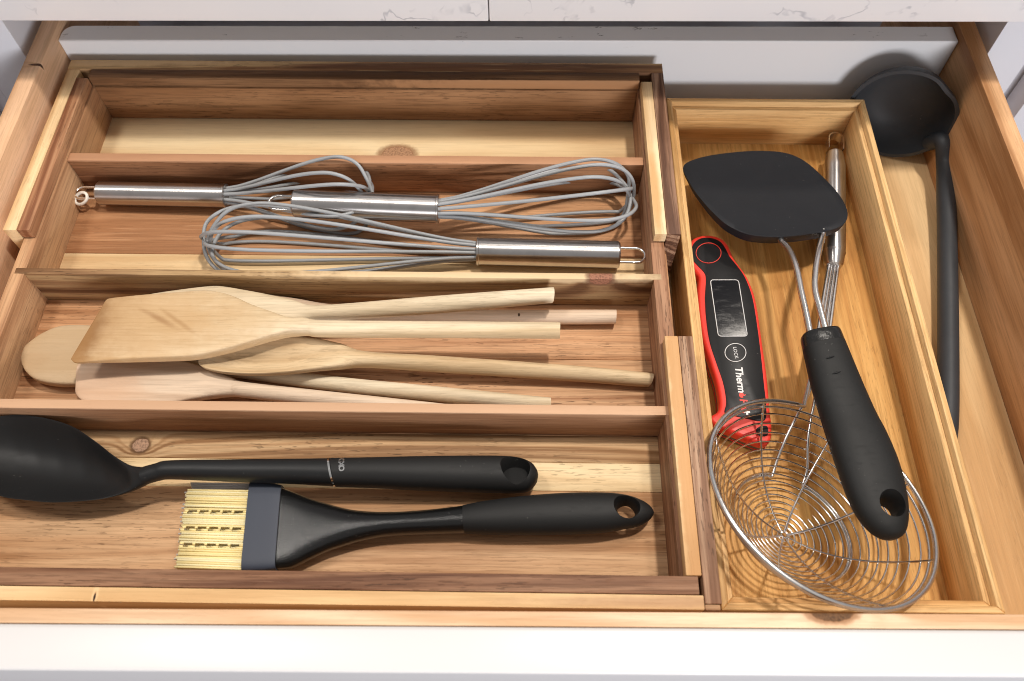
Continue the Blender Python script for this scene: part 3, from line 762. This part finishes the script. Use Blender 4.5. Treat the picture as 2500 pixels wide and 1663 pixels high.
# bristles: rows of silicone strands; the middle rows are broken by the slots of the perforated flap
V, F = [], []
V2, F2 = [], []
V3, F3 = [], []
def strand(A, B, r, VV, FF):
    v, f = tube_geo([A, (A + B) / 2, B], r, 6)
    n = len(VV); VV += v; FF += [tuple(i + n for i in q) for q in f]
zs = .0158
NS = 38
rows = {9: 0, 10: 0, 11: 0, 17: 1, 18: 1, 19: 1, 25: 2, 26: 2, 27: 2}
keep = (9, 17, 25)
for i in range(NS):
    s = (i + .5) / NS
    uA, vA = 458 + (429 - 458) * s, 1193 + (1386 - 1193) * s
    uB, vB = 617 + (597 - 617) * s, 1196 + (1392 - 1196) * s
    A, B = at(uA, vA, zs), at(uB, vB, zs)
    jit = Vector((0, random.uniform(-.0003, .0003), random.uniform(-.0005, .0006)))
    A, B = A + jit, B + jit * .3
    A = A + Vector((random.uniform(-.0006, .0006), 0, 0))
    VV, FF = (V, F) if random.random() < .55 else (V2, F2)
    if i in rows:
        cuts = [(.055 + .175 * k, .055 + .175 * k + (.135 if i in (10, 18, 26) else .08)) for k in range(5)]
        if i in keep: cuts = []
        p = 0.0
        for c0, c1 in cuts:
            strand(A.lerp(B, p), A.lerp(B, c0), .00074, VV, FF); p = c1
        strand(A.lerp(B, p), B, .00074, VV, FF)
    else:
        strand(A, B, .00074, VV, FF)
    # strands of the layers underneath
    for lay in range(1, 6):
        if i in rows and lay < 3: continue
        dz = Vector((random.uniform(-.0010, .0010), random.uniform(-.0004, .0004), -.0013 * lay))
        strand(A + dz, B + dz, .00070, V2 if lay % 2 else V, F2 if lay % 2 else F)
    if i % 2 == 0:
        dz = Vector((-.0028 + random.uniform(-.0012, .0012), 0, -.0046))
        strand(A + dz, B + dz, .00062, V3, F3)
for k in range(4):
    A, B = at(466 + k, 1180 + 4.5 * k, .013), at(619, 1183 + 4 * k, .013)
    strand(A, B, .0007, V3, F3)
o = meshobj('bristles', V, F, M['yellow'], t); o['kind'] = 'stuff'
o = meshobj('bristles_pale', V2, F2, M['paleyellow'], t); o['kind'] = 'stuff'
o = meshobj('bristles_clear', V3, F3, M['clear'], t); o['kind'] = 'stuff'

# ------------------------------------------------------------------ ladle
t = thing('ladle', 'charcoal ladle with a pouring lip in the right rear corner of the drawer', 'ladle', (.31, .46, ZF))
LC = at(2197, 283, .011)
LN = Vector((-.36, -.93, .10)).normalized()
LU = LN.cross(Vector((0, 0, 1))).normalized() * -1; LV = LN.cross(LU)
LR, LD, LT = .0392, .027, .0030
def lad(rho, g, inner):
    # bowl profile; the lip flares at the right rear
    lip = .0015 * (.5 * math.exp(-((g - .40) / .30) ** 2) - 1.2 * math.exp(-((g - .95) / .22) ** 2))
    h = -LD * (1 - rho ** 2.6) ** .75 if rho < 1 else 0.0
    R = LR * (rho ** .92) * (1 + .10 * math.sin(math.pi * min(1, rho)) ) + lip * max(0, (rho - .55) / .45) ** 2
    P = LC + (LU * math.cos(g) + LV * math.sin(g)) * R + LN * (h - lip * .35 * max(0, (rho - .6) / .4))
    if not inner:
        P = P + (LU * math.cos(g) + LV * math.sin(g)) * (LT * rho) - LN * (LT * (1 - rho))
    return P
V, F = [], []
NG, NR = 56, 16
for side in (True, False):
    for j in range(NR):
        rho = (j + .02) / (NR - 1 + .02)
        for i in range(NG): V.append(lad(min(rho, 1), 2 * math.pi * i / NG, side))
for sd in range(2):
    b = sd * NR * NG
    for j in range(NR - 1):
        for i in range(NG):
            k = (i + 1) % NG
            F.append((b + j * NG + i, b + j * NG + k, b + (j + 1) * NG + k, b + (j + 1) * NG + i))
    F.append(tuple(b + i for i in range(NG)))
for i in range(NG):
    k = (i + 1) % NG
    F.append(((NR - 1) * NG + i, (NR - 1) * NG + k, (2 * NR - 1) * NG + k, (2 * NR - 1) * NG + i))
meshobj('bowl', V, F, M['ladle'], t, True, 60)
hz = [(2292, 312, .006), (2302, 345, -.001), (2309, 400, -.011), (2310, 470, -.016), (2312, 560, -.0195), (2314, 700, -.0225), (2315, 870, -.0240), (2314, 1000, -.0245), (2310, 1060, -.0245), (2303, 1095, -.0245)]
pts = catmull([lad(.93, -.62, False)] + [at(*h) for h in hz[1:]], 6)
rr = [.0066 + .0007 * min(1, i / 10) for i in range(len(pts))]
tube('handle', pts, rr, M['ladle'], t, 20)

# ------------------------------------------------------------------ thermometer
t = thing('thermometer', 'red and black folding kitchen thermometer with a LOCK button', 'thermometer', (.155, .24, ZB))
def tp(x, y): return (1640 + x / 2.85, 560 + y / 2.85)
ZTh = -.0098
outer = [(130, 215), (118, 150), (130, 95), (155, 62), (195, 45), (250, 38), (320, 50), (372, 82), (402, 125), (428, 190), (470, 250), (520, 320), (557, 400), (582, 480), (607, 620), (632, 800), (660, 1000), (678, 1180), (683, 1260), (694, 1340), (695, 1420), (683, 1470), (650, 1490), (590, 1478), (430, 1412), (330, 1372), (280, 1335), (270, 1310), (285, 1292), (318, 1272), (336, 1235), (334, 1160), (312, 1045), (266, 905), (216, 745), (191, 585), (184, 430), (192, 335), (168, 292), (140, 250)]
inner = [(140, 205), (136, 150), (150, 105), (180, 76), (220, 62), (285, 66), (340, 92), (374, 138), (400, 190), (450, 252), (500, 322), (540, 412), (565, 500), (590, 650), (615, 840), (640, 1080), (656, 1230), (650, 1325), (600, 1334), (540, 1322), (450, 1303), (385, 1290), (366, 1268), (378, 1218), (375, 1160), (355, 1060), (310, 930), (265, 790), (241, 640), (231, 480), (238, 350), (225, 302), (182, 256)]
def loop(pl, z, k=3):
    P = [Vector((*tp(*q), 0)) for q in pl]
    return [at(p.x, p.y, z) for p in catmull(P, k, True)]
def stack(name, rings, m, parent, angle=60):
    n = len(rings[0]); V = [v for r in rings for v in r]; F = []
    for i in range(len(rings) - 1):
        for k in range(n):
            l = (k + 1) % n
            F.append((i * n + k, i * n + l, (i + 1) * n + l, (i + 1) * n + k))
    F.append(tuple(range(n))[::-1]); F.append(tuple((len(rings) - 1) * n + k for k in range(n)))
    return meshobj(name, V, F, m, parent, True, angle)
def shrink(L, s, z):
    n = len(L); out = []
    for i in range(n):
        tg = (L[(i + 1) % n] - L[i - 1]); tg.z = 0; tg.normalize()
        out.append(Vector((L[i].x + tg.y * s * OR, L[i].y - tg.x * s * OR, z)))
    return out
base = loop(outer, ZTh)
ar = sum(base[i].x * base[(i + 1) % len(base)].y - base[(i + 1) % len(base)].x * base[i].y for i in range(len(base)))
OR = -1 if ar > 0 else 1           # shrink > 0 moves inwards
def down(L, dz): return [Vector((v.x, v.y, v.z - dz)) for v in L]
th = 0.0165
stack('lower_shell', [shrink(base, .0012, ZTh - th), shrink(base, .0002, ZTh - th + .0014), shrink(base, .0002, ZTh - .0085)], M['grayplastic'], t, 40)
stack('bumper', [shrink(base, 0, ZTh - .0084), shrink(base, -.0004, ZTh - .006), shrink(base, -.0003, ZTh - .002), shrink(base, .0006, ZTh - .0004), shrink(base, .0018, ZTh)], M['red'], t, 60)
pin = loop(inner, ZTh)
stack('face_panel', [shrink(pin, 0, ZTh - .0005), shrink(pin, 0, ZTh + .0005), shrink(pin, .0004, ZTh + .0007)], M['panel'], t, 40)
stack('bumper_stripe', [shrink(base, -.0001, ZTh - th + .0036), shrink(base, -.0003, ZTh - th + .0046)], M['red'], t, 40)
zp = ZTh + .0010
def ellipse(cx, cy, rx, ry, z, n=40): return [at(*tp(cx + rx * math.cos(2 * math.pi * i / n), cy + ry * math.sin(2 * math.pi * i / n)), z) for i in range(n)]
tube('button_ring', ellipse(256, 165, 87, 70, zp), .00032, M['redprint'], t, 6, True)
tube('lock_ring', ellipse(443, 858, 73, 63, zp), .00034, M['print'], t, 6, True)
def rrect(c, r, z):
    out = []
    P = [Vector((*q, 0)) for q in c]
    for i in range(4):
        a, b, d = P[i - 1], P[i], P[(i + 1) % 4]
        p0 = b + (a - b).normalized() * r; p1 = b + (d - b).normalized() * r
        for j in range(6):
            s = j / 5
            out.append(p0 * (1 - s) ** 2 + b * 2 * s * (1 - s) + p1 * s * s)
    return [at(*tp(p.x, p.y), z) for p in out]
scr = rrect([(268, 352), (464, 352), (527, 744), (324, 744)], 22, zp)
tube('screen_frame', scr, .00032, M['print'], t, 6, True)
meshobj('screen', rrect([(270, 354), (462, 354), (524, 742), (326, 742)], 22, ZTh + .0008), [tuple(range(24))], M['screen'], t, False)
# lettering
p0, p1 = at(*tp(436, 817), zp), at(*tp(452, 900), zp)
xdir = p1 - p0
text_mesh('lettering', 'LOCK', .0036, (p0 + p1) / 2, xdir, Vector((1, .1, 0)), M['print'], t, .00005, 0, 'CENTER')
q0, q1 = at(*tp(462, 957), zp), at(*tp(487, 1135), zp)
q2, q3 = at(*tp(496, 1180), zp), at(*tp(508, 1245), zp)
xd = q1 - q0
text_mesh('lettering', 'Therm', .0074, q0, xd, Vector((1, .1, 0)), M['print'], t, .00005, .00020, 'LEFT', .1)
text_mesh('lettering', 'Pro', .0074, q2, xd, Vector((1, .1, 0)), M['redprint'], t, .00005, .00020, 'LEFT', .1)
fl = [(0, -.30), (.30, -.42), (.62, -.25), (.70, .05), (.52, .30), (.95, .55), (.35, .55), (.05, .25)]
xu = xd.normalized(); uu = Vector((1, .1, 0)); uu = (uu - xu * uu.dot(xu)).normalized()
fo = at(*tp(484, 1137), zp)
flp = [Vector((*f, 0)) for f in [(0.0, 0.1), (.08, -.35), (.4, -.52), (.75, -.35), (.85, .05), (.72, .35), (.6, .2), (.5, .62), (.25, .85), (.32, .45), (.1, .4)]]
flv = [fo + xu * (p.x * .0046) + uu * (p.y * .0036) for p in catmull(flp, 4, True)]
meshobj('flame_mark', flv, [tuple(range(len(flv)))], M['redprint'], t, False)
text_mesh('lettering', '+', .0075, at(*tp(519, 1272), zp), xd, Vector((1, .1, 0)), M['print'], t, .00005, .0004, 'CENTER')
# hanging slot
sl = [(590, 1390), (620, 1370), (665, 1372), (668, 1430), (625, 1440), (592, 1425)]
slv = loop(sl, ZTh + .0004, 4)
meshobj('hanging_slot', slv, [tuple(range(len(slv)))], M['black'], t, False)

# ------------------------------------------------------------------ wire skimmer
t = thing('wire_skimmer', 'round steel wire skimmer, its basket tilted over the front of the bamboo box', 'skimmer', (.187, .165, ZB))
SN = Vector((.28, .266, .922)).normalized()
SC = Vector((.1861, .1643, .0223))
SR, SD = .0741, .0477
SU = (Vector((0, 1, 0)) - SN * SN.y).normalized()      # towards the handle
SV = SU.cross(SN)                                      # towards the right
def sk(rho, g, lift=0.0):
    return SC + (SU * math.cos(g) + SV * math.sin(g)) * (SR * rho) - SN * (SD * (1 - rho ** 2.25)) + SN * lift
ha = math.atan2((at(1985, 978, -.004) - SC).dot(SV), (at(1985, 978, -.004) - SC).dot(SU))
ringpts = [sk(1, ha + .10 + (2 * math.pi - .20) * i / 90) for i in range(91)]
# the rim wire turns into the handle at both ends
J = at(1992, 940, -.004)
hd0, hd1 = at(2035, 640, -.0165), at(2038, 372, -.0125)
def bun(off, s):
    A = J + Vector((off, 0, 0)); B = hd0 + Vector((off * .8, 0, 0))
    return A.lerp(B, s)
rim = [bun(.0045, 1), bun(.0045, .5), bun(.0045, .08)] + ringpts + [bun(-.0045, .08), bun(-.0045, .5), bun(-.0045, 1)]
tube('rim', rim, .0017, M['rod'], t, 10)
ring2 = [sk(.975, 2 * math.pi * i / 90, -.0012) for i in range(90)]
tube('rim_band', ring2, .0010, M['rod'], t, 8, True)
NRG = 17
for i in range(1, NRG + 1):
    rho = i / (NRG + 1) * .985
    tube('wire_ring', [sk(rho, 2 * math.pi * k / 56) for k in range(56)], .00062, M['wire'], t, 6, True)
g0 = math.atan2((at(1752, 1063, .03) - SC).dot(SV), (at(1752, 1063, .03) - SC).dot(SU))
for i in range(8):
    g = g0 + 2 * math.pi * i / 8
    tube('spoke', [sk(.02 + .965 * k / 20, g, .0009) for k in range(21)], .00078, M['wire'], t, 6)
# inner support wire running back to the handle
ir = .54
a0, a1 = ha - .30, ha + .26
sup = [bun(-.0018, 1), bun(-.0018, .5), bun(-.0018, .05)] + [sk(.86, ha - .16, .0), sk(.66, a0 + .06, -.001)] + [sk(ir, a0 - (2 * math.pi - (a1 - a0)) * -1 * 0 - k * (2 * math.pi - (a1 - a0)) / 60, -.0016) for k in range(61)] + [sk(.66, a1 - .05, -.001), sk(.86, ha + .05, 0)] + [bun(.0014, .05), bun(.0014, .5), bun(.0014, 1)]
tube('support_wire', sup, .0013, M['rod'], t, 8, smooth_k=3)
dl = (hd1 - hd0)
HLn = dl.length
lathe('handle', hd0 - dl.normalized() * .004, hd1, [(0, .0052), (0, .0060), (.002, .0072), (.0105, .0084), (.012, .0090), (.0128, .0083), (.014, .0088), (.030, .0090), (.0305, .00885), (.031, .0090), (HLn - .014, .0086), (HLn - .010, .0084), (HLn - .0095, .0082), (HLn - .002, .0074), (HLn + .002, .0066), (HLn + .004, .003)], M['steely'], t, 32, 30)
e = dl.normalized()
lt = e.cross(Vector((0, 0, 1))).normalized()
pts = [hd1 + e * .001 - lt * .0058] + [hd1 + e * (.012 + .0060 * math.sin(a)) - lt * (.0060 * math.cos(a)) for a in [math.pi * i / 12 for i in range(13)]] + [hd1 + e * .001 + lt * .0058]
V, F = [], []
for i, p_ in enumerate(pts):
    hh = Vector((0, 0, .0042))
    nrm = (p_ - (hd1 + e * .008)); nrm.z = 0; nrm.normalize(); nrm *= .0005
    V += [p_ + hh - nrm, p_ - hh - nrm, p_ - hh + nrm, p_ + hh + nrm]
for i in range(len(pts) - 1):
    for k in range(4):
        F.append((i * 4 + k, i * 4 + (k + 1) % 4, i * 4 + 4 + (k + 1) % 4, i * 4 + 4 + k))
meshobj('hanging_loop', V, F, M['rod'], t, True, 40)

# ------------------------------------------------------------------ wok turner
t = thing('wok_turner', 'black turner with a wide blade on two steel rods and black rubber handle', 'turner', (.19, .3, ZB))
bo = [(1667.5, 409), (1677, 397), (1709, 385), (1755, 376), (1824, 369), (1870, 368.5), (1904, 371), (1934, 378), (1961, 391), (1984, 408), (2007, 429.5), (2030, 452.5), (2051, 478), (2065, 503), (2070, 524), (2065, 541), (2051, 553), (2019, 564), (1961, 573), (1904, 577.6), (1858, 576.5), (1824, 571), (1796, 560), (1768.6, 544), (1741, 519), (1716, 491.5), (1693, 462), (1677, 434), (1669, 419)]
def bz_(v): return .004 + .0125 * (v - 368) / 210.0
bp_ = catmull([Vector((u, v, 0)) for u, v in bo], 3, True)
topr = [at(p.x, p.y, bz_(p.y)) for p in bp_]
cen = sum(topr, Vector()) / len(topr)
def scl(L, s, dz, f=None): return [cen + (p - cen) * s + Vector((0, 0, dz if f is None else dz * f(p))) for p in L]
ymin = min(p.y for p in topr); ymax = max(p.y for p in topr)
fl_ = lambda p: .12 + .88 * ((ymax - p.y) / (ymax - ymin)) ** 1.0
rings = [scl(topr, .80, -.0100, fl_), scl(topr, .955, -.0105, fl_), scl(topr, .985, -.0092, fl_), scl(topr, 1.0, -.0012, fl_), scl(topr, 1.0, -.0003, fl_), scl(topr, .992, .0)] + [scl(topr, s, -.0020 * (1 - s * s)) for s in (.9, .75, .5, .25, .05)]
stack('blade', rings, M['wokblade'], t, 40)
tube('rod', [at(1900, 575, .0125), at(1908, 589, .0125), at(1928, 613, .0165), at(1944, 655, .021), at(1956, 712, .0235), at(1968, 765, .0245), at(1980, 825, .0255)], .0023, M['rod'], t, 12, smooth_k=5)
tube('rod', [at(2009, 563, .0130), at(2007, 580, .0135), at(2000, 609, .0185), at(1992, 655, .022), at(1990, 705, .024), at(2002, 754, .025), at(2020, 822, .0255)], .0023, M['rod'], t, 12, smooth_k=5)
zh = .026
ribbon('collar', [edge(1968, 818, 2036, 806, zh, .012, 3), edge(1959, 820, 2045, 806, zh, .0155, 3), edge(1957, 828, 2051, 814, zh, .0175, 2.8), edge(1962, 854, 2061, 838, zh, .0185, 2.6)], M['gloss'], t, 4, 36, 60)
g = ribbon('grip', [edge(1961.5, 852, 2060.5, 836, zh, .0186, 2.6), edge(1968, 880, 2073, 866, zh, .0195, 2.5), edge(1983, 946, 2104, 940, zh, .0205, 2.4), edge(2004, 1016, 2136, 1012, zh, .021, 2.4), edge(2021, 1070, 2163, 1063, zh + .001, .021, 2.4), edge(2044, 1140, 2191, 1128, zh + .002, .0205, 2.4), edge(2071, 1215, 2208, 1188, zh + .002, .0195, 2.4), edge(2096, 1263, 2216, 1240, zh + .002, .018, 2.4), edge(2124, 1296, 2215, 1280, zh + .002, .0155, 2.3), edge(2150, 1313, 2207, 1304, zh + .002, .012, 2.2), edge(2170, 1318, 2193, 1315, zh + .002, .006, 2)], M['grip'], t, 5, 40, 60)
c = at(2168, 1240, zh + .004)
dd = Vector((.10, .10, 1)).normalized()
cc = lathe('hole_cutter', c - dd * .03, c + dd * .02, [(0, .0062), (.030, .0064), (.036, .0080), (.05, .0110)], None, None, 32)
cut(g, cc)
for (u, v) in ((2028, 872), (2043, 910)):
    a, b = at(u - 10, v + 2, zh + .0105), at(u + 10, v - 3, zh + .0105)
    tube('embossed_mark', [a, (a + b) / 2 + Vector((0, 0, .0004)), b], [.0002, .0006, .0002], M['grip'], g, 6)
